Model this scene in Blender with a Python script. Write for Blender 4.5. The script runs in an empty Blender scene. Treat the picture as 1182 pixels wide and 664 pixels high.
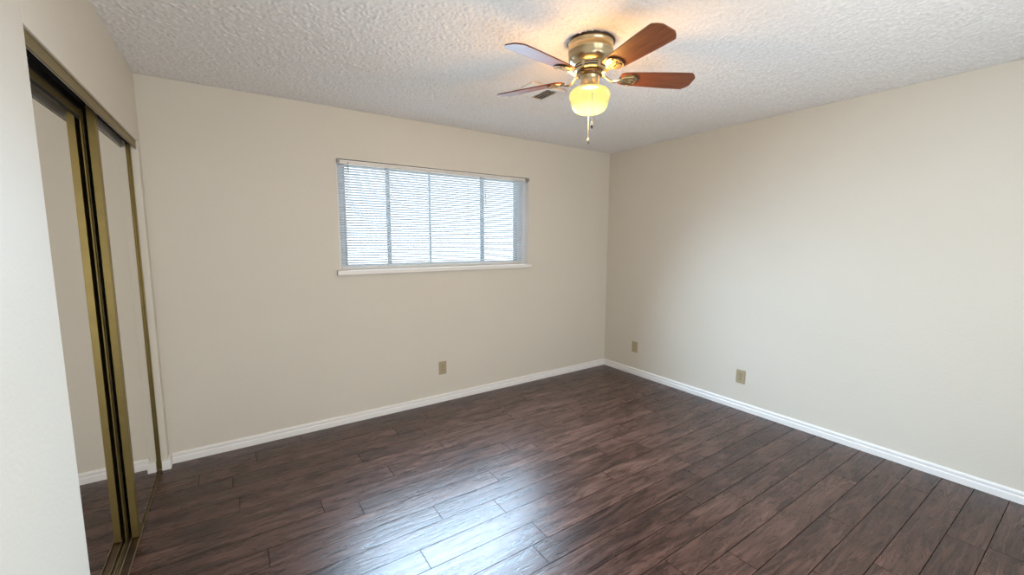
import bpy, bmesh, math, random
from mathutils import Matrix, Vector
random.seed(7)
PI = math.pi
C = bpy.context.scene.collection
S = bpy.context.scene

# ------------------------------------------------------------------ camera
def make_camera():
    yaw, pitch, roll, f = 0.590284186, 0.112716049, 0.00242205, 478.183
    F = Vector((math.sin(yaw)*math.cos(pitch), math.cos(yaw)*math.cos(pitch), -math.sin(pitch)))
    R = Vector((math.cos(yaw), -math.sin(yaw), 0)); U = R.cross(F)
    R2 = R*math.cos(roll) + U*math.sin(roll); U2 = -R*math.sin(roll) + U*math.cos(roll)
    cd = bpy.data.cameras.new('camera'); cam = bpy.data.objects.new('camera', cd); C.objects.link(cam)
    cd.sensor_width = 36; cd.lens = f/1182*36; cd.clip_start = 0.02
    M = Matrix((R2, U2, -F)).transposed().to_4x4(); M.translation = Vector((0.430329, -3.383590, 1.461280))
    cam.matrix_world = M
    S.camera = cam
make_camera()

# ------------------------------------------------------------------ light and exposure
S.view_settings.view_transform = 'Standard'; S.view_settings.look = 'None'
S.view_settings.gamma = 1; S.view_settings.exposure = -0.13; S.view_settings.use_curve_mapping = False
WORLD = ((0.90, 0.96, 1.0), 4.2)
WIN_W, WIN_COL = 94, (0.55, 0.77, 1.0)
FILL_W, FILL_COL = 28, (1.0, 0.94, 0.87)
LAMP_W, LAMP_COL = 56.0, (1.0, 0.53, 0.17)
w = bpy.data.worlds.new('world'); S.world = w; w.use_nodes = True
bg = w.node_tree.nodes['Background']; bg.inputs[0].default_value = (*WORLD[0], 1); bg.inputs[1].default_value = WORLD[1]
def area(name, loc, rot, sx, sy, power, col, spread=180):
    l = bpy.data.lights.new(name, 'AREA'); l.shape = 'RECTANGLE'; l.size = sx; l.size_y = sy
    l.energy = power; l.color = col; l.spread = math.radians(spread)
    o = bpy.data.objects.new(name, l); C.objects.link(o); o.location = loc; o.rotation_euler = rot
    return o
for i in range(4):      # daylight through the blind, in four strips so each can lean a little downwards
    area('window_daylight', (2.0, -0.072, 1.335+.2*i), (math.radians(-61), 0, 0), 1.70, 0.20, WIN_W/4, WIN_COL, 122)
area('window_daylight', (2.0, -0.055, 1.65), (math.radians(-92), 0, 0), 1.70, 0.76, 2.0, (0.80, 0.90, 1.0))   # extra lamp added to lift the ceiling, in place of slat bounce
area('rear_fill', (1.7, -4.20, 1.10), (math.radians(110), 0, 0), 1.5, 1.6, FILL_W, FILL_COL)  # unseen lamp added behind the camera as general fill

# ------------------------------------------------------------------ node helpers and materials
class NT:
    def __init__(s, name):
        s.m = bpy.data.materials.new(name); s.m.use_nodes = True; s.t = s.m.node_tree
        s.n = s.t.nodes; s.p = s.n['Principled BSDF']; s.out = s.n['Material Output']
    def new(s, typ, **kw):
        x = s.n.new(typ)
        for k, v in kw.items():
            if hasattr(x, k): setattr(x, k, v)
            else: x.inputs[k.replace('_', ' ')].default_value = v
        return x
    def link(s, a, b): s.t.links.new(a, b)
    def P(s, **kw):
        for k, v in kw.items():
            i = s.p.inputs[k.replace('_', ' ')]
            i.default_value = (*v, 1) if isinstance(v, tuple) and len(v) == 3 else v
        return s
    def ramp(s, fac, stops):
        r = s.new('ShaderNodeValToRGB'); e = r.color_ramp.elements
        while len(e) < len(stops): e.new(0.5)
        for el, (p, c) in zip(e, stops): el.position = p; el.color = (*c, 1)
        s.link(fac, r.inputs[0]); return r.outputs[0]
    def bump(s, h, strength, dist, normal=None):
        b = s.new('ShaderNodeBump'); b.inputs['Strength'].default_value = strength; b.inputs['Distance'].default_value = dist
        s.link(h, b.inputs['Height'])
        if normal: s.link(normal, b.inputs['Normal'])
        s.link(b.outputs[0], s.p.inputs['Normal']); return b.outputs[0]
    def obj(s, scale=(1, 1, 1)):
        c = s.new('ShaderNodeTexCoord'); m = s.new('ShaderNodeMapping'); m.inputs['Scale'].default_value = scale
        s.link(c.outputs['Object'], m.inputs[0]); return m.outputs[0]
    def noise(s, vec, scale, detail=3, rough=.5, dist=0):
        t = s.new('ShaderNodeTexNoise'); t.inputs['Scale'].default_value = scale; t.inputs['Detail'].default_value = detail
        t.inputs['Roughness'].default_value = rough; t.inputs['Distortion'].default_value = dist
        s.link(vec, t.inputs['Vector']); return t.outputs[0]
    def math(s, op, a, b):
        t = s.new('ShaderNodeMath'); t.operation = op
        for i, v in enumerate((a, b)):
            if isinstance(v, (int, float)): t.inputs[i].default_value = v
            else: s.link(v, t.inputs[i])
        return t.outputs[0]

def simple(name, col, rough=.5, metal=0., bumps=None, var=0.0, spec=.5):
    t = NT(name); t.P(Base_Color=col, Roughness=rough, Metallic=metal)
    t.p.inputs['Specular IOR Level'].default_value = spec
    v = t.obj()
    if var:
        n = t.noise(v, 14, 4)
        lo = tuple(c*(1-var) for c in col); hi = tuple(min(1, c*(1+var)) for c in col)
        t.link(t.ramp(n, [(.3, lo), (.7, hi)]), t.p.inputs['Base Color'])
    if bumps: t.bump(t.noise(v, bumps[0], 3), bumps[1], bumps[2])
    return t.m

def wall_mat():
    t = NT('wall_paint'); t.P(Roughness=.55); t.p.inputs['Specular IOR Level'].default_value = .3
    v = t.obj()
    n = t.noise(v, 1.5, 3)
    t.link(t.ramp(n, [(.3, (.655, .612, .530)), (.7, (.672, .630, .548))]), t.p.inputs['Base Color'])
    h = t.noise(v, 70, 3, .55)
    t.bump(h, .22, .004)
    return t.m

def ceiling_mat():
    t = NT('popcorn_ceiling'); t.P(Roughness=.95); t.p.inputs['Specular IOR Level'].default_value = .1
    v = t.obj()
    vo = t.new('ShaderNodeTexVoronoi'); vo.feature = 'F1'; vo.inputs['Scale'].default_value = 80; t.link(v, vo.inputs['Vector'])
    n = t.noise(v, 70, 4, .7)
    n2 = t.noise(v, 160, 3, .6)
    inv = t.math('SUBTRACT', 1.0, vo.outputs['Distance'])
    h = t.math('ADD', t.math('MULTIPLY', inv, .55), t.math('ADD', t.math('MULTIPLY', n, .9), t.math('MULTIPLY', n2, .5)))
    t.link(t.ramp(n, [(.35, (.76, .745, .73)), (.60, (.84, .825, .81))]), t.p.inputs['Base Color'])
    t.bump(h, .3, .004)
    return t.m

def floor_mat():
    t = NT('plank_floor')
    at = t.new('ShaderNodeAttribute'); at.attribute_name = 'plank'
    co = t.new('ShaderNodeTexCoord')
    mul = t.new('ShaderNodeVectorMath'); mul.operation = 'MULTIPLY'; mul.inputs[1].default_value = (31, 17, 9); t.link(at.outputs['Color'], mul.inputs[0])
    add = t.new('ShaderNodeVectorMath'); add.operation = 'ADD'; t.link(co.outputs['Object'], add.inputs[0]); t.link(mul.outputs[0], add.inputs[1])
    def mp(sc):
        m = t.new('ShaderNodeMapping'); m.inputs['Scale'].default_value = sc; t.link(add.outputs[0], m.inputs[0]); return m.outputs[0]
    big = t.noise(mp((1.3, 5.0, 1)), 1.6, 4, .6, 1.2)       # broad tone drift along a board
    fig = t.noise(mp((1.15, 8.0, 1)), 2.3, 5, .60, 2.6)       # swirling figure
    grain = t.noise(mp((2.2, 60.0, 1)), 2.0, 5, .65, .8)     # fine grain
    sep = t.new('ShaderNodeSeparateColor'); t.link(at.outputs['Color'], sep.inputs[0])
    f = t.math('ADD', t.math('MULTIPLY', big, .45), t.math('MULTIPLY', fig, .42))
    f = t.math('ADD', f, t.math('MULTIPLY', grain, .42))
    f = t.math('ADD', f, t.math('MULTIPLY', sep.outputs[0], .07))
    f = t.math('SUBTRACT', f, .175)
    col = t.ramp(f, [(.32, (.011, .0042, .0030)), (.46, (.041, .0168, .0114)), (.58, (.088, .0405, .0280)), (.74, (.168, .088, .063))])
    gap = t.math('GREATER_THAN', t.math('ADD', sep.outputs[0], t.math('ADD', sep.outputs[1], sep.outputs[2])), .0005)   # 0 in the V groove between boards
    mc = t.new('ShaderNodeMixRGB'); mc.inputs[1].default_value = (.008, .005, .004, 1); t.link(gap, mc.inputs[0]); t.link(col, mc.inputs[2])
    t.link(mc.outputs[0], t.p.inputs['Base Color'])
    t.link(t.math('MULTIPLY', gap, .50), t.p.inputs['Specular IOR Level'])
    r = t.math('ADD', t.math('MULTIPLY', fig, .16), .20)
    t.link(r, t.p.inputs['Roughness'])
    h = t.math('ADD', t.math('MULTIPLY', fig, 1.0), t.math('MULTIPLY', grain, .5))
    t.bump(h, .30, .005)
    return t.m

def blade_mat():
    t = NT('cherry_blade'); t.P(Roughness=.45)
    n = t.noise(t.obj((3, 40, 40)), 2.0, 5, .6, .4)
    t.link(t.ramp(n, [(.3, (.10, .028, .010)), (.7, (.225, .068, .022))]), t.p.inputs['Base Color'])
    return t.m

def globe_mat():
    t = NT('lit_glass_shade')
    tr = t.new('ShaderNodeBsdfTransparent'); tr.inputs[0].default_value = (1, .93, .72, 1)
    em = t.new('ShaderNodeEmission'); em.inputs[0].default_value = (1.0, .93, .30, 1)
    sz = t.new('ShaderNodeSeparateXYZ'); co = t.new('ShaderNodeTexCoord'); t.link(co.outputs['Object'], sz.inputs[0])
    rg = t.new('ShaderNodeMapRange'); rg.inputs[1].default_value = -.30; rg.inputs[2].default_value = -.338; rg.inputs[3].default_value = 1.2; rg.inputs[4].default_value = 3.2; t.link(sz.outputs[2], rg.inputs[0]); t.link(rg.outputs[0], em.inputs[1])
    gl = t.new('ShaderNodeBsdfGlossy'); gl.inputs[1].default_value = .12
    ad = t.new('ShaderNodeMixShader'); ad.inputs[0].default_value = .76; t.link(tr.outputs[0], ad.inputs[1]); t.link(em.outputs[0], ad.inputs[2])
    fr = t.new('ShaderNodeFresnel'); fr.inputs[0].default_value = 1.12
    mx = t.new('ShaderNodeMixShader'); t.link(fr.outputs[0], mx.inputs[0]); t.link(ad.outputs[0], mx.inputs[1]); t.link(gl.outputs[0], mx.inputs[2])
    t.link(mx.outputs[0], t.out.inputs[0]); return t.m

def emit_mat(name, col, st):
    t = NT(name); e = t.new('ShaderNodeEmission'); e.inputs[0].default_value = (*col, 1); e.inputs[1].default_value = st
    t.link(e.outputs[0], t.out.inputs[0]); return t.m

def pane_mat():
    t = NT('window_glass')
    tr = t.new('ShaderNodeBsdfTransparent'); tr.inputs[0].default_value = (.95, .98, .98, 1)
    gl = t.new('ShaderNodeBsdfGlossy'); gl.inputs[1].default_value = .02
    fr = t.new('ShaderNodeFresnel'); fr.inputs[0].default_value = 1.45
    mx = t.new('ShaderNodeMixShader'); t.link(fr.outputs[0], mx.inputs[0]); t.link(tr.outputs[0], mx.inputs[1]); t.link(gl.outputs[0], mx.inputs[2])
    t.link(mx.outputs[0], t.out.inputs[0]); return t.m

def slat_mat():
    t = NT('blind_slat'); t.P(Base_Color=(.86, .88, .90), Roughness=.45)
    tl = t.new('ShaderNodeBsdfTranslucent'); tl.inputs[0].default_value = (.74, .88, 1.0, 1)
    mx = t.new('ShaderNodeMixShader'); mx.inputs[0].default_value = .36
    t.link(t.p.outputs[0], mx.inputs[1]); t.link(tl.outputs[0], mx.inputs[2]); t.link(mx.outputs[0], t.out.inputs[0]); return t.m

def brass_mat():
    t = NT('antique_brass'); t.P(Metallic=1.0, Roughness=.28)
    n = t.noise(t.obj((1, 1, 14)), 6, 3)
    t.link(t.ramp(n, [(.3, (.46, .37, .22)), (.7, (.66, .55, .36))]), t.p.inputs['Base Color'])
    return t.m

M_WALL = wall_mat(); M_CEIL = ceiling_mat(); M_FLOOR = floor_mat(); M_BLADE = blade_mat()
M_TRIM = simple('white_trim_paint', (.84, .83, .81), .38, bumps=(60, .05, .002))
M_SILL = simple('sill_paint', (.78, .75, .71), .4, bumps=(60, .05, .002))
M_GOLD = simple('gold_anodised_aluminium', (.225, .165, .056), .40, .75, bumps=(300, .05, .001), var=.06)
M_DARK = simple('black_rubber_gasket', (.010, .009, .008), .95, var=.2)
M_TRACK = simple('worn_track_metal', (.24, .18, .10), .42, .6, var=.25)
M_MIRROR = simple('mirror_glass', (.83, .815, .78), .015, 1.0)
M_BACKING = simple('door_backing_board', (.20, .17, .13), .8, var=.2)
M_BRASS = brass_mat()
M_BRONZE = simple('dark_bronze', (.13, .085, .055), .35, .9, var=.2)
M_GLOBE = globe_mat()
M_CHAIN = simple('bright_chain', (.85, .78, .62), .3, .9, var=.05)
M_FOB = simple('dark_fob', (.06, .055, .05), .35, .3, var=.1)
M_OUTER = simple('white_window_frame', (.88, .89, .89), .4, var=.03)
M_FRAME = simple('window_aluminium', (.40, .45, .46), .45, .2, var=.04)
M_PANE = pane_mat(); M_SLAT = slat_mat()
M_RAIL = simple('blind_rail_enamel', (.66, .64, .60), .35, var=.03)
M_CLIP = simple('clear_grey_clip', (.25, .24, .22), .4, var=.1)
M_CORD = simple('blind_cord', (.75, .77, .78), .7, var=.05)
M_ALMOND = simple('almond_plastic', (.40, .33, .21), .4, var=.03)
M_SLOT = simple('outlet_slot', (.06, .045, .025), .6, var=.1)
M_VENT = simple('vent_enamel', (.74, .72, .69), .45, var=.03)
M_VOID = simple('duct_dark', (.24, .21, .18), .9, var=.1)
M_GROUND = simple('outdoor_concrete', (.62, .60, .57), .9, bumps=(20, .2, .01), var=.08)

# ------------------------------------------------------------------ mesh helpers
def link_mesh(name, bm, mat, parent=None, smooth=False, bevel=0):
    bmesh.ops.recalc_face_normals(bm, faces=bm.faces[:])
    me = bpy.data.meshes.new(name); bm.to_mesh(me); bm.free()
    mats = mat if isinstance(mat, (list, tuple)) else [mat]
    for m in mats: me.materials.append(m)
    if smooth:
        me.polygons.foreach_set('use_smooth', [True]*len(me.polygons))
    o = bpy.data.objects.new(name, me); C.objects.link(o)
    if parent: o.parent = parent
    if bevel:
        b = o.modifiers.new('bevel', 'BEVEL'); b.width = bevel; b.segments = 2; b.limit_method = 'ANGLE'; b.angle_limit = .6
    return o
def box(bm, x0, x1, y0, y1, z0, z1, mi=0):
    vs = [bm.verts.new((x, y, z)) for x in (x0, x1) for y in (y0, y1) for z in (z0, z1)]
    for f in ((0,1,3,2),(4,6,7,5),(0,4,5,1),(2,3,7,6),(0,2,6,4),(1,5,7,3)):
        bm.faces.new([vs[i] for i in f]).material_index = mi
    return vs
def boxes(*bs):
    bm = bmesh.new()
    for b in bs: box(bm, *b)
    return bm
def lathe(bm, prof, seg=48, cx=0, cy=0, mi=0, cap=True):
    rings = []
    for r, z in prof:
        if r < 1e-6: rings.append([bm.verts.new((cx, cy, z))])
        else: rings.append([bm.verts.new((cx+r*math.cos(2*PI*i/seg), cy+r*math.sin(2*PI*i/seg), z)) for i in range(seg)])
    for a, b in zip(rings, rings[1:]):
        for i in range(seg):
            j = (i+1) % seg
            if len(a) == 1 and len(b) == 1: continue
            if len(a) == 1: f = bm.faces.new((a[0], b[i], b[j]))
            elif len(b) == 1: f = bm.faces.new((a[i], a[j], b[0]))
            else: f = bm.faces.new((a[i], a[j], b[j], b[i]))
            f.material_index = mi
    if cap:
        for r in (rings[0], rings[-1]):
            if len(r) > 2: bm.faces.new(r).material_index = mi
def prism(bm, pts, z0, z1):
    a = [bm.verts.new((x, y, z0)) for x, y in pts]; b = [bm.verts.new((x, y, z1)) for x, y in pts]
    n = len(pts); bm.faces.new(a[::-1]); bm.faces.new(b)
    for i in range(n): bm.faces.new((a[i], a[(i+1)%n], b[(i+1)%n], b[i]))
def extrude_profile(bm, prof, p0, p1, axis_n):
    # prof: (n, z) outward from wall; swept p0 -> p1 in plan
    p0 = Vector(p0); p1 = Vector(p1); n = Vector(axis_n)
    A = [bm.verts.new((p0.x+n.x*a, p0.y+n.y*a, z)) for a, z in prof]
    B = [bm.verts.new((p1.x+n.x*a, p1.y+n.y*a, z)) for a, z in prof]
    k = len(prof)
    for i in range(k): bm.faces.new((A[i], A[(i+1)%k], B[(i+1)%k], B[i]))
    bm.faces.new(A[::-1]); bm.faces.new(B)
def tube(bm, pts, r, seg=8):
    pts = [Vector(p) for p in pts]; rings = []
    for i, p in enumerate(pts):
        d = (pts[min(i+1, len(pts)-1)] - pts[max(i-1, 0)]).normalized()
        u = d.cross(Vector((0, 0, 1)))
        if u.length < 1e-3: u = Vector((1, 0, 0))
        u.normalize(); v = d.cross(u)
        rr = r[i] if isinstance(r, (list, tuple)) else r
        rings.append([bm.verts.new(p + rr*(u*math.cos(2*PI*k/seg) + v*math.sin(2*PI*k/seg))) for k in range(seg)])
    for a, b in zip(rings, rings[1:]):
        for k in range(seg): bm.faces.new((a[k], a[(k+1)%seg], b[(k+1)%seg], b[k]))
    bm.faces.new(rings[0][::-1]); bm.faces.new(rings[-1])
def struct(name, bm, mat, parent=None, **kw):
    o = link_mesh(name, bm, mat, parent, **kw)
    if not parent: o['kind'] = 'structure'
    return o
def thing(name, label, cat, loc, group=None):
    o = bpy.data.objects.new(name, None); C.objects.link(o); o.location = loc; o.empty_display_size = .05
    o['label'] = label; o['category'] = cat
    if group: o['group'] = group
    return o

# ------------------------------------------------------------------ room shell
W, H, YF = 4.023, 2.44, -4.30
WX0, WX1, WZ0, WZ1 = 1.108, 2.893, 1.205, 2.072      # window opening
CY0, CY1, CZ = -1.676, -0.07, 2.036                   # closet opening

# floor of separate boards, in one mesh
def build_floor():
    bm = bmesh.new(); lay = bm.loops.layers.float_color.new('plank')
    pitch, y_ref = 0.136, -1.090
    known = {-1: 0.928, 0: 0.0}
    # joints read off the photograph: row index -> one joint x
    known = {0: .928, 1: 1.696, 2: 1.262, 3: 1.568, -1: .753, -2: 1.178, -3: .374, -6: .17, 7: 2.511, 8: 2.765,
             9: 3.21, 10: 2.291, 11: 2.985, 12: 3.705, 13: 2.775, 14: 3.313}
    rng = random.Random(3)
    def quad(vs, col):
        f = bm.faces.new([bm.verts.new(v) for v in vs])
        for l in f.loops: l[lay] = col
    x_lo, x_hi = -.80, W + .02
    k = -9
    while True:
        ya = y_ref - pitch*k; yb = ya - pitch
        if ya < YF: break
        if yb > .02: k += 1; continue
        ya_, yb_ = min(ya, .02), max(yb, YF-.02)
        j = known.get(k, rng.uniform(0, 1.2)); L = 1.215
        xs = [j + L*i for i in range(-5, 6)]
        cuts = [x_lo] + [x for x in xs if x_lo+.02 < x < x_hi-.02] + [x_hi]
        g = .0016; d = .0022
        for xa, xb in zip(cuts, cuts[1:]):
            c = (rng.random(), rng.random(), rng.random(), 1)
            x0, x1, y0, y1 = xa+g, xb-g, yb_+g, ya_-g
            quad([(x0,y0,0),(x1,y0,0),(x1,y1,0),(x0,y1,0)], c)
            quad([(xa,yb_,-d),(xb,yb_,-d),(x1,y0,0),(x0,y0,0)], (0,0,0,1))
            quad([(x1,y0,0),(xb,yb_,-d),(xb,ya_,-d),(x1,y1,0)], (0,0,0,1))
            quad([(x0,y1,0),(x1,y1,0),(xb,ya_,-d),(xa,ya_,-d)], (0,0,0,1))
            quad([(xa,yb_,-d),(x0,y0,0),(x0,y1,0),(xa,ya_,-d)], (0,0,0,1))
        k += 1
    # slab under the boards
    for f in [(x_lo, x_hi)]:
        n0 = len(bm.faces); box(bm, x_lo, x_hi, YF-.02, .02, -.06, -.004)
        bm.faces.ensure_lookup_table()
        for q in bm.faces[n0:]:
            for l in q.loops: l[lay] = (0, 0, 0, 1)
    me = bpy.data.meshes.new('floor'); bm.to_mesh(me); bm.free(); me.materials.append(M_FLOOR)
    o = bpy.data.objects.new('floor', me); C.objects.link(o); o['kind'] = 'structure'
build_floor()
def build_ceiling():
    # sprayed popcorn: a fine grid with random crumbs, over a plain slab
    import numpy as np
    r = np.random.default_rng(5); st = .0048
    nx, ny = int(W/st)+2, int(3.75/st)+2
    def blur(a, n):
        for _ in range(n):
            a = (np.roll(a,1,0)+np.roll(a,-1,0)+2*a)/4; a = (np.roll(a,1,1)+np.roll(a,-1,1)+2*a)/4
        return (a-a.mean())/a.std()
    h = .0016*blur(r.random((nx, ny)), 1) + .0005*blur(r.random((nx, ny)), 3)
    z = H + .001 - np.clip(h, -.0015, .0055)
    x = np.linspace(-.02, W+.02, nx)[:, None] + (r.random((nx, ny))-.5)*st*.5
    y = np.linspace(-3.70, .02, ny)[None, :] + (r.random((nx, ny))-.5)*st*.5
    co = np.stack((x, y, z), -1).reshape(-1, 3)
    i = np.arange(nx*ny).reshape(nx, ny)
    f = np.stack((i[:-1, :-1], i[:-1, 1:], i[1:, 1:], i[1:, :-1]), -1).reshape(-1, 4)
    bm = boxes((-.80, W+.1, YF-.1, .16, H+.004, H+.1), (-.80, W+.1, YF-.1, -3.69, H, H+.01), (-.80, 0, YF-.1, 0, H, H+.01))
    bv = [v.co[:] for v in bm.verts]; bm.verts.index_update(); bf = [[v.index for v in q.verts] for q in bm.faces]; bm.free()
    n0 = len(co); co = np.concatenate((co, np.array(bv)))
    f = np.concatenate((f, np.array(bf)+n0))
    me = bpy.data.meshes.new('ceiling'); me.vertices.add(len(co)); me.vertices.foreach_set('co', co.ravel())
    me.loops.add(f.size); me.loops.foreach_set('vertex_index', f.ravel().astype('i'))
    me.polygons.add(len(f)); me.polygons.foreach_set('loop_start', np.arange(0, f.size, 4, dtype='i'))
    me.update(calc_edges=True); me.validate(); me.materials.append(M_CEIL)
    o = bpy.data.objects.new('ceiling', me); C.objects.link(o); o['kind'] = 'structure'
build_ceiling()
T = .14
struct('wall_back', boxes((-.80, WX0, 0, T, -.05, H), (WX1, W+.1, 0, T, -.05, H), (WX0, WX1, 0, T, -.05, WZ0), (WX0, WX1, 0, T, WZ1, H)), M_WALL)
struct('wall_right', boxes((W, W+.1, YF-.1, 0, -.05, H)), M_WALL)
# left wall with the closet opening; a thin head over the doors, deeper cheeks at the sides, closet shell behind
struct('wall_left', boxes((-.12, 0, YF-.1, CY0, -.05, H), (-.12, 0, CY1, 0, -.05, H), (-.018, 0, CY0, CY1, CZ, H),
                          (-.82, -.74, CY0-.2, 0, -.05, H), (-.82, -.12, CY0-.28, CY0-.2, -.05, H)), M_WALL, bevel=.003)
# unseen wall behind the camera, with a wide opening added for the fill light
struct('wall_front', boxes((-.12, .85, YF-.1, YF, -.05, H), (2.55, W+.1, YF-.1, YF, -.05, H), (.85, 2.55, YF-.1, YF, 2.14, H)), M_WALL)

# skirting boards: square foot, bead groove, rounded top
BB = [(0, 0), (.014, 0), (.014, .036), (.0095, .042), (.0095, .049), (.0125, .053), (.0125, .061), (.009, .067), (.004, .070), (0, .070)]
bm = bmesh.new(); extrude_profile(bm, BB, (0.014, 0), (W-.014, 0), (0, -1)); struct('baseboard_back', bm, M_TRIM)
bm = bmesh.new(); extrude_profile(bm, BB, (W, 0), (W, YF), (-1, 0)); struct('baseboard_right', bm, M_TRIM)
bm = bmesh.new(); extrude_profile(bm, BB, (0, CY1+.004), (0, 0), (1, 0)); extrude_profile(bm, BB, (0, YF), (0, CY0-.02), (1, 0))
box(bm, -.030, .013, CY1-.012, CY1+.004, 0, .066); struct('baseboard_left', bm, M_TRIM)

# window: frame set deep in the wall, three uprights, glass, sill board
FY0, FY1 = .085, .125
fr = .022; zb = WZ0 + .030
win = struct('window_1', boxes((WX0, 1.166, FY0, FY1, zb, WZ1), (2.815, WX1, FY0, FY1, zb, WZ1),
                         (1.166, 2.815, FY0, FY1, WZ1-fr, WZ1), (1.166, 2.815, FY0, FY1, zb, zb+fr)), M_OUTER, bevel=.003)
ZS0, ZS1 = zb+fr, WZ1-fr
def sash(x0, x1, y0, y1, b, name):
    o = link_mesh(name, boxes((x0, x0+b, y0, y1, ZS0, ZS1), (x1-b, x1, y0, y1, ZS0, ZS1), (x0+b, x1-b, y0, y1, ZS0, ZS0+.012), (x0+b, x1-b, y0, y1, ZS1-.012, ZS1)), M_FRAME, win, bevel=.002)
    ym = (y0+y1)/2
    link_mesh('window_pane', boxes((x0+b-.004, x1-b+.004, ym-.002, ym+.002, ZS0+.010, ZS1-.010)), M_PANE, win)
sash(1.166, 1.522, .090, .104, .018, 'window_sash')
sash(1.527, 2.432, .106, .120, .016, 'window_sash')
sash(2.396, 2.815, .090, .104, .040, 'window_sash')
link_mesh('window_mullion', boxes((1.886, 1.903, .106, .120, ZS0+.012, ZS1-.012)), M_FRAME, win, bevel=.002)
link_mesh('window_reveal', boxes((WX0, WX0+.003, .001, FY0, WZ0+.028, WZ1), (WX1-.003, WX1, .001, FY0, WZ0+.028, WZ1)), M_TRIM, win)  # liner coloured white to put daylight's brightness on the reveals
# sill board with rounded nose and short ears
bm = bmesh.new()
pr = [(-.0, WZ0-.012), (.030, WZ0-.012), (.034, WZ0-.008), (.034, WZ0+.020), (.030, WZ0+.026), (0, WZ0+.028)]
extrude_profile(bm, pr, (1.082, 0), (2.912, 0), (0, -1))
box(bm, WX0, WX1, 0, FY0, WZ0, WZ0+.028)
struct('trim_1', bm, M_SILL)
# bright ground outside
struct('outside_ground', boxes((-14, 18, .2, 30, -.35, -.25)), M_GROUND)

# ------------------------------------------------------------------ venetian blind
BX0, BX1, BYC = 1.116, 2.858, .018
bl = thing('window_blind', 'white horizontal mini blind covering the wide window in the back wall', 'blind', (2.0, BYC, WZ0+.04))
def child(name, bm, mat, root, **kw):
    o = link_mesh(name, bm, mat, root, **kw); o.matrix_parent_inverse = Matrix.Translation(-root.location); return o
# head rail: U channel with rolled lips; top lip coloured whiter than the face, as if lit
hz0, hz1 = 2.036, 2.064
child('headrail', boxes((BX0, BX1, -.004, -.002, hz0, hz1), (BX0, BX1, .036, .038, hz0, hz1), (BX0, BX1, -.002, .036, hz0, hz0+.002),
      (BX0, BX1, -.008, -.004, hz1-.006, hz1, 1), (BX0, BX1, -.006, -.004, hz0, hz0+.004)), [M_RAIL, M_TRIM], bl, bevel=.0008)
for x0, x1 in ((WX0+.001, BX0+.014), (BX1-.012, WX1-.002)):
    child('mounting_bracket', boxes((x0, x1, -.012, -.009, hz0+.004, WZ1-.001), (x0, x1, -.009, .036, WZ1-.004, WZ1-.001), (x0, x0+.002, -.009, .036, hz0+.004, WZ1-.004)), M_CLIP, bl, bevel=.0008)
bm = bmesh.new(); n = 41; p = .0194; zt = 2.022; tilt = math.radians(-31)
prof = []
for k in range(5):
    a = (k/4-.5)*.025; prof.append((a, .0018*(1-(2*k/4-1)**2)))
for i in range(n):
    z = zt - p*i
    if z < WZ0+.045: break
    top = []; bot = []
    for a, h in prof:
        yy = BYC + a*math.cos(tilt) - h*math.sin(tilt); zz = z + a*math.sin(tilt) + h*math.cos(tilt)
        top.append((yy, zz+.0003)); bot.append((yy, zz-.0003))
    ring = top + bot[::-1]
    A = [bm.verts.new((BX0+.003, y, z_)) for y, z_ in ring]; B = [bm.verts.new((BX1-.012, y, z_)) for y, z_ in ring]
    m_ = len(ring)
    for q in range(m_): bm.faces.new((A[q], A[(q+1)%m_], B[(q+1)%m_], B[q]))
    bm.faces.new(A[::-1]); bm.faces.new(B)
zlast = z
child('slats', bm, M_SLAT, bl)
child('bottom_rail', boxes((BX0+.003, BX1-.012, BYC-.013, BYC+.013, WZ0+.0285, WZ0+.040)), M_RAIL, bl, bevel=.002)
for x in (1.282, 1.744, 2.225, 2.66):
    bm = bmesh.new()
    for yy in (BYC-.0145, BYC+.0145): tube(bm, [(x, yy, hz0+.002), (x, yy, WZ0+.036)], .0009, 6)
    child('ladder_cord', bm, M_CORD, bl)
bm = bmesh.new(); tube(bm, [(1.190, -.014, 2.046), (1.190, -.016, 2.02), (1.190, -.013, 1.97)], .0035, 8); 
child('tilt_hook', bm, M_CLIP, bl)
bm = bmesh.new(); tube(bm, [(2.396, -.012, 1.915), (2.396, -.012, 1.79)], .0045, 6)
tube(bm, [(2.396, -.011, 2.04), (2.396, -.012, 1.915)], .0012, 6)
child('tilt_wand', bm, M_CORD, bl)
bm = bmesh.new()
for dx in (-.004, .004): tube(bm, [(2.803+dx, -.010, 2.04), (2.803+dx*1.5, -.011, 1.5)], .0012, 6)
tube(bm, [(2.803, -.011, 1.505), (2.803, -.011, 1.49), (2.803, -.011, 1.455)], [.003, .006, .008], 8)
child('lift_cord', bm, M_CORD, bl)

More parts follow.
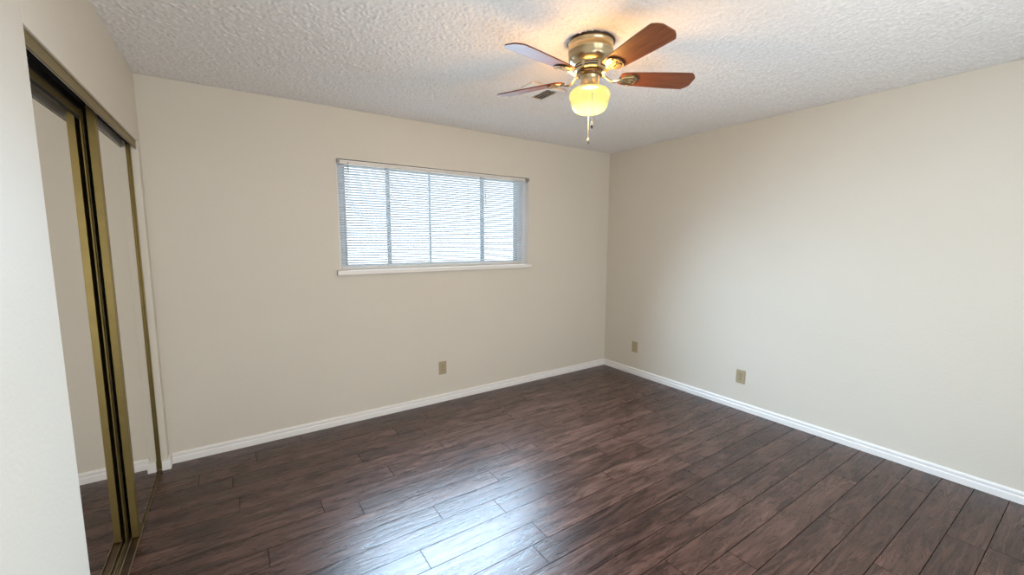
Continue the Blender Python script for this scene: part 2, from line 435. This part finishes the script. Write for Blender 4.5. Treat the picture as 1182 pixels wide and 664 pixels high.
# ------------------------------------------------------------------ mirrored sliding closet doors
def mirror_door(label, xf, y0, y1, z0, z1, t, near, far, zm):
    # xf = face plane, thickness runs to -x; a nearly frameless mirror with an upright gold profile at its meeting edge
    r = thing('sliding_mirror_door', label, 'closet door', (xf-t/2, (y0+y1)/2, z0), 'mirrored sliding closet doors')
    xr = xf - t
    for a, b in ((y0, y0+near), (y1-far, y1)):
        bs = [(xr, xf, a, b, z0, z1)]
        if b-a > .03: bs += [(xf, xf+.0015, a+.004, a+(b-a)*.42, z0+.002, z1-.002), (xf, xf+.0015, a+(b-a)*.58, b-.004, z0+.002, z1-.002)]
        child('stile', boxes(*bs), M_GOLD, r, bevel=.0008)
    ym0, ym1 = y0+near, y1-far
    child('top_rail', boxes((xr, xf, ym0, ym1, zm+.014, z1-.008), (xf, xf+.0015, ym0, ym1, zm+.030, zm+.034)), M_GOLD, r, bevel=.001)
    child('rail_seal', boxes((xr+.002, xf-.0005, ym0, ym1, zm, zm+.014), (xr+.002, xf-.0005, ym0, ym1, z1-.008, z1)), M_DARK, r)
    child('bottom_rail', boxes((xr, xf, ym0, ym1, z0, z0+.005)), M_GOLD, r, bevel=.001)
    child('mirror', boxes((xf-.006, xf-.001, ym0, ym1, z0+.005, zm)), M_MIRROR, r)
    child('backing_board', boxes((xr+.001, xf-.007, ym0, ym1, z0+.005, zm)), M_BACKING, r)
    return r
mirror_door('mirrored closet door in the front track, farther from camera, beside the back wall', -.043, -.790, CY1-.010, .006, 2.056, .025, .045, .010, 2.010)
mirror_door('mirrored closet door in the rear track, nearer the camera, partly behind the other', -.086, -1.640, -.745, .006, 2.026, .018, .012, .058, 1.973)
# floor track with two grooves
tk = thing('floor_track', 'worn gold metal two groove track on the floor under the mirrored closet doors', 'track', (-.085, (CY0+CY1)/2, 0))
child('base_plate', boxes((-.112, -.036, CY0, CY1, 0, .0022)), M_BRONZE, tk)
for x in (-.038, -.0705, -.0825, -.1085):
    child('ridge', boxes((x-.0016, x+.0016, CY0, CY1, .0022, .0105 if x > -.08 else .005)), M_TRACK, tk, bevel=.001)
# valance over the doors
va = thing('closet_valance', 'gold metal valance strip along the top of the closet opening', 'trim', (-.012, (CY0+CY1)/2, 1.99))
child('face_strip', boxes((-.014, -.010, CY0, CY1, 1.992, CZ), (-.014, -.008, CY0, CY1, 1.992, 1.996), (-.014, -.008, CY0, CY1, CZ-.004, CZ)), M_GOLD, va, bevel=.001)
child('added_pale_back', boxes((-.0165, -.0142, CY0, CY1, 1.993, CZ)), M_TRIM, va)  # pale strip added to lighten the valance's dark reflection in the mirrors
child('upper_track', boxes((-.118, -.020, CY0, CY1, 2.088, 2.092), (-.0285, -.026, CY0, CY1, 2.060, 2.088), (-.0775, -.0760, CY0, CY1, 2.040, 2.088)), M_DARK, va)
jc = link_mesh('jamb_channel', boxes((-.112, -.033, CY1-.002, CY1, .012, CZ-.002), (-.0355, -.033, CY1-.009, CY1-.002, .012, CZ-.002)), M_GOLD)
jc['label'] = 'thin gold upright channel at the closet opening end next to the back wall'; jc['category'] = 'trim'

# ------------------------------------------------------------------ wall plates
def plate(name, label, cat, loc, normal, duplex, group=None):
    # built facing -Y in its own space, then turned
    r = thing(name, label, cat, loc, group)
    r.rotation_euler = (0, 0, 0 if normal == 'y' else -PI/2)
    w2, h2 = .037, .0595
    bm = boxes((-w2, w2, -.0055, 0, -h2, h2))
    link_mesh('face_plate', bm, M_ALMOND, r, bevel=.002)
    if duplex:
        for zc in (.0195, -.0195):
            bm = bmesh.new(); pts = []
            for k in range(24):
                a = 2*PI*k/24; pts.append((.0172*math.cos(a), max(-.0125, min(.0125, .0172*math.sin(a)))))
            A = [bm.verts.new((x, -.0055, z+zc)) for x, z in pts]; B = [bm.verts.new((x, -.0080, z+zc)) for x, z in pts]
            for k in range(24): bm.faces.new((A[k], A[(k+1)%24], B[(k+1)%24], B[k]))
            bm.faces.new(B)
            s = link_mesh('socket', bm, M_ALMOND, r)
            sl = boxes((-.0078, -.0050, -.0085, -.0078, zc-.001, zc+.0085), (.0050, .0078, -.0085, -.0078, zc-.001, zc+.0075), (-.0024, .0024, -.0085, -.0078, zc-.0095, zc-.0048))
            link_mesh('slots', sl, M_SLOT, s)
        bm = bmesh.new(); lathe(bm, [(0, 0), (.0034, 0), (.0030, .0012), (0, .0016)], 12)
        sc = link_mesh('screw', bm, M_SLOT, r); sc.location = (0, -.0055, 0); sc.rotation_euler = (PI/2, 0, 0)
    else:
        bm = bmesh.new(); lathe(bm, [(0, 0), (.0062, 0), (.0062, .002), (.0045, .003), (.0045, .007), (0, .007)], 12)
        sc = link_mesh('cable_jack', bm, M_ALMOND, r); sc.location = (0, -.0055, 0); sc.rotation_euler = (PI/2, 0, 0)
        for zc in (.042, -.042):
            bm = bmesh.new(); lathe(bm, [(0, 0), (.003, 0), (.0026, .001), (0, .0014)], 12)
            sc = link_mesh('screw', bm, M_ALMOND, r); sc.location = (0, -.0055, zc); sc.rotation_euler = (PI/2, 0, 0)
    return r
plate('power_outlet', 'almond duplex power outlet on the back wall below the window', 'outlet', (1.941, 0, .314), 'y', True)
plate('power_outlet', 'almond duplex power outlet on the bright part of the right wall', 'outlet', (W, -1.592, .294), 'x', True)
plate('cable_wall_plate', 'small almond cover plate on the right wall nearest the room corner', 'wall plate', (W, -.444, .307), 'x', False)

# ------------------------------------------------------------------ ceiling vent
vx0, vx1, vy0, vy1 = 2.025, 2.305, -1.215, -.965
vt = thing('ceiling_vent', 'white louvred air vent in the ceiling behind the fan', 'vent', ((vx0+vx1)/2, (vy0+vy1)/2, H))
e = .034
child('frame', boxes((vx0, vx0+e, vy0, vy1, H-.011, H), (vx1-e, vx1, vy0, vy1, H-.011, H), (vx0+e, vx1-e, vy0, vy0+e, H-.011, H), (vx0+e, vx1-e, vy1-e, vy1, H-.011, H)), M_VENT, vt, bevel=.002)
child('duct_opening', boxes((vx0+e, vx1-e, vy0+e, vy1-e, H-.0012, H-.0002)), M_VOID, vt)
k = 9; st = (vx1-vx0-2*e)/k
for i in range(k):
    xm = vx0+e+st*(i+.5); bm = bmesh.new()
    lean = .007 if i < k/2 else -.007
    v = [bm.verts.new(c) for c in ((xm-lean-.0006, vy0+e, H-.002), (xm-lean+.0006, vy0+e, H-.002), (xm+lean+.0006, vy0+e, H-.012), (xm+lean-.0006, vy0+e, H-.012),
                                   (xm-lean-.0006, vy1-e, H-.002), (xm-lean+.0006, vy1-e, H-.002), (xm+lean+.0006, vy1-e, H-.012), (xm+lean-.0006, vy1-e, H-.012))]
    for f in ((0,1,2,3),(7,6,5,4),(0,4,5,1),(1,5,6,2),(2,6,7,3),(3,7,4,0)): bm.faces.new([v[j] for j in f])
    child('louvre', bm, M_VENT, vt)

# ------------------------------------------------------------------ ceiling fan
FX, FYc, BZ = 1.967, -1.788, 2.275
fan = thing('ceiling_fan', 'brass ceiling fan with five cherry wood blades and a lit glass globe', 'ceiling fan', (FX, FYc, H))
def fpart(name, prof, mat, seg=56, parent=fan, cap=True):
    bm = bmesh.new(); lathe(bm, [(r, z-H) for r, z in prof], seg, cap=cap)
    o = link_mesh(name, bm, mat, parent, smooth=True)
    m = o.modifiers.new('edge', 'EDGE_SPLIT'); m.split_angle = math.radians(40); return o
fpart('ceiling_plate', [(.118, 2.44), (.120, 2.436), (.116, 2.431), (.109, 2.431)], M_BRONZE)
hs = fpart('motor_housing', [(.1085, 2.434), (.1115, 2.431), (.1115, 2.424), (.1090, 2.421), (.1090, 2.400), (.1115, 2.397), (.1115, 2.388), (.1090, 2.385), (.1085, 2.362),
                       (.1050, 2.352), (.0960, 2.343), (.0850, 2.336), (.0780, 2.332), (.0760, 2.304), (.0700, 2.300), (.0450, 2.300)], M_BRASS)
# two rows of dark cooling slots round the waist
bm = bmesh.new()
def arc_strip(bm, r0, r1, a0, a1, z0, z1, seg=8):
    vs = []
    for i in range(seg+1):
        a = a0+(a1-a0)*i/seg; c, s = math.cos(a), math.sin(a)
        vs.append([bm.verts.new((r*c, r*s, z)) for r, z in ((r0, z0), (r1, z0), (r1, z1), (r0, z1))])
    for p_, q_ in zip(vs, vs[1:]):
        for k in range(4): bm.faces.new((p_[k], p_[(k+1)%4], q_[(k+1)%4], q_[k]))
    bm.faces.new(vs[0][::-1]); bm.faces.new(vs[-1])
for i in range(6):
    a = 2*PI*i/6 + .35
    for z in (2.3245, 2.3135): arc_strip(bm, .070, .0785, a+.09, a+2*PI/6-.09, z-H-.0022, z-H+.0022)
link_mesh('cooling_slots', bm, M_DARK, hs)
fpart('flywheel', [(.040, 2.300), (.066, 2.300), (.068, 2.297), (.068, 2.290), (.062, 2.286), (.060, 2.281), (.050, 2.278), (.040, 2.278)], M_BRONZE)
fpart('switch_housing', [(.042, 2.280), (.0475, 2.280), (.0475, 2.274), (.0455, 2.271), (.0455, 2.240), (.0470, 2.236), (.0510, 2.230), (.0540, 2.224), (.0540, 2.216), (.046, 2.216)], M_BRASS)
for k in range(3):
    a = 2*PI*k/3 + math.radians(226); bm = bmesh.new(); lathe(bm, [(0, 0), (.0035, 0), (.0035, .004), (.0055, .004), (.0055, .009), (0, .010)], 12)
    s = link_mesh('thumb_screw', bm, M_BRASS, fan); s.location = (.053*math.cos(a), .053*math.sin(a), 2.220-H); s.rotation_euler = (0, PI/2, a)
GP = [(.047, 2.222), (.060, 2.2215), (.078, 2.217), (.093, 2.209), (.101, 2.198), (.1035, 2.186), (.1015, 2.174), (.0965, 2.166), (.0945, 2.156),
      (.0920, 2.142), (.0860, 2.127), (.0740, 2.113), (.0560, 2.104), (.0320, 2.0995), (0, 2.098)]
gl = fpart('glass_shade', GP, M_GLOBE, cap=False)
L = bpy.data.lights.new('bulb_light', 'POINT'); L.energy = LAMP_W; L.color = LAMP_COL; L.shadow_soft_size = .075
lo = bpy.data.objects.new('bulb_light', L); C.objects.link(lo); lo.parent = fan; lo.location = (0, 0, 2.168-H)

# one blade and its iron along +x, then turned round the hub
def blade_bm():
    bm = bmesh.new(); half0, half1 = .050, .066
    x0, x1 = .150, .535; pts = []
    top = [(x0, .030), (x0+.006, .040), (x0+.020, .047), (x0+.05, half0+.001), (.30, .058), (.42, .0645), (.490, half1), (.505, .0655), (.522, .050), (.533, .034), (x1, .026)]
    pts = top + [(x, -y) for x, y in top[::-1]]
    prism(bm, pts, -.003, .003); return bm
def iron_bm():
    bm = bmesh.new()
    # swept arm: (x, z, half width, thickness)
    P_ = [(.055, .014, .011, .006), (.075, .010, .010, .007), (.095, -.006, .009, .008), (.112, -.015, .009, .008), (.130, -.015, .010, .007), (.150, -.010, .014, .006), (.165, -.0085, .020, .005)]
    rs = []
    for x, z, hw, th in P_: rs.append([bm.verts.new((x, y, zz)) for y, zz in ((-hw, z), (-hw*.5, z-th), (hw*.5, z-th), (hw, z))])
    for a, b in zip(rs, rs[1:]):
        for k in range(4): bm.faces.new((a[k], a[(k+1)%4], b[(k+1)%4], b[k]))
    bm.faces.new(rs[0][::-1]); bm.faces.new(rs[-1])
    # fan shaped plate with ribs under the blade root
    pts = [(.155, -.018), (.170, -.034), (.195, -.041), (.218, -.038), (.230, -.026), (.236, -.010), (.236, .010), (.230, .026), (.218, .038), (.195, .041), (.170, .034), (.155, .018)]
    prism(bm, pts, -.0075, -.0035)
    for y in (-.022, 0, .022):
        prism(bm, [(.160, y*.6-.005), (.215, y-.007), (.221, y), (.215, y+.007), (.160, y*.6+.005)], -.0115, -.0075)
    return bm
def rim_bm():
    bm = bmesh.new(); pts = [(.200, -.043), (.219, -.040), (.232, -.027), (.2385, -.010), (.2385, .010), (.232, .027), (.219, .040), (.200, .043)]
    tube(bm, [(x, y, -.0075) for x, y in pts], .0032, 8); return bm
def screws_bm():
    bm = bmesh.new()
    for x, y in ((.185, -.011), (.185, .011), (.212, .0)):
        lathe(bm, [(0, -.0135), (.0035, -.0125), (.0042, -.0115)], 10, x, y)
    return bm
AZ0 = math.radians(259.6); pitch = math.radians(13)
b0 = link_mesh('blade', blade_bm(), M_BLADE, fan, bevel=.0015)
i0 = link_mesh('blade_iron', iron_bm(), M_BRASS, fan, bevel=.001)
s0 = link_mesh('screws', screws_bm(), M_BRONZE, i0)
m0 = link_mesh('rim', rim_bm(), M_BRONZE, i0, smooth=True)
for k in range(5):
    if k == 0: b, i_ = b0, i0
    else:
        b = b0.copy(); C.objects.link(b); i_ = i0.copy(); C.objects.link(i_)
        for sub in (s0, m0):
            c = sub.copy(); C.objects.link(c); c.parent = i_
    rot = (Matrix.Rotation(AZ0+2*PI*k/5, 4, 'Z') @ Matrix.Rotation(-pitch, 4, 'X'))
    for o in (b, i_):
        o.matrix_local = Matrix.Translation((0, 0, BZ-H)) @ rot
        o.parent = fan
# pull chains: a short one down the front of the globe, a long one behind it
def chain(az, rad, z_end, lat):
    d = Vector((math.cos(az), math.sin(az), 0)); n = Vector((-d.y, d.x, 0))
    pts = [d*.046 + Vector((0, 0, 2.262-H)), d*.060 + n*lat*.4 + Vector((0, 0, 2.236-H)), d*.098 + n*lat*.8 + Vector((0, 0, 2.212-H)), d*rad + n*lat + Vector((0, 0, 2.190-H)), d*rad + n*lat + Vector((0, 0, z_end+.02-H))]
    bm = bmesh.new(); tube(bm, pts, .0017, 6)
    c = link_mesh('pull_chain', bm, M_CHAIN, fan)
    e = d*rad + n*lat
    bm = bmesh.new(); lathe(bm, [(0, z_end+.024-H), (.0035, z_end+.024-H), (.0058, z_end+.018-H), (.0058, z_end+.011-H), (.004, z_end+.008-H)], 12, e.x, e.y)
    link_mesh('coupling', bm, M_CHAIN, c, smooth=True)
    bm = bmesh.new(); lathe(bm, [(.0035, z_end+.008-H), (.0055, z_end+.004-H), (.0055, z_end-.006-H), (0, z_end-.010-H)], 12, e.x, e.y)
    link_mesh('fob', bm, M_FOB, c, smooth=True)
chain(math.radians(226), .107, 2.008, .013)
chain(math.radians(46), .107, 1.985, .004)
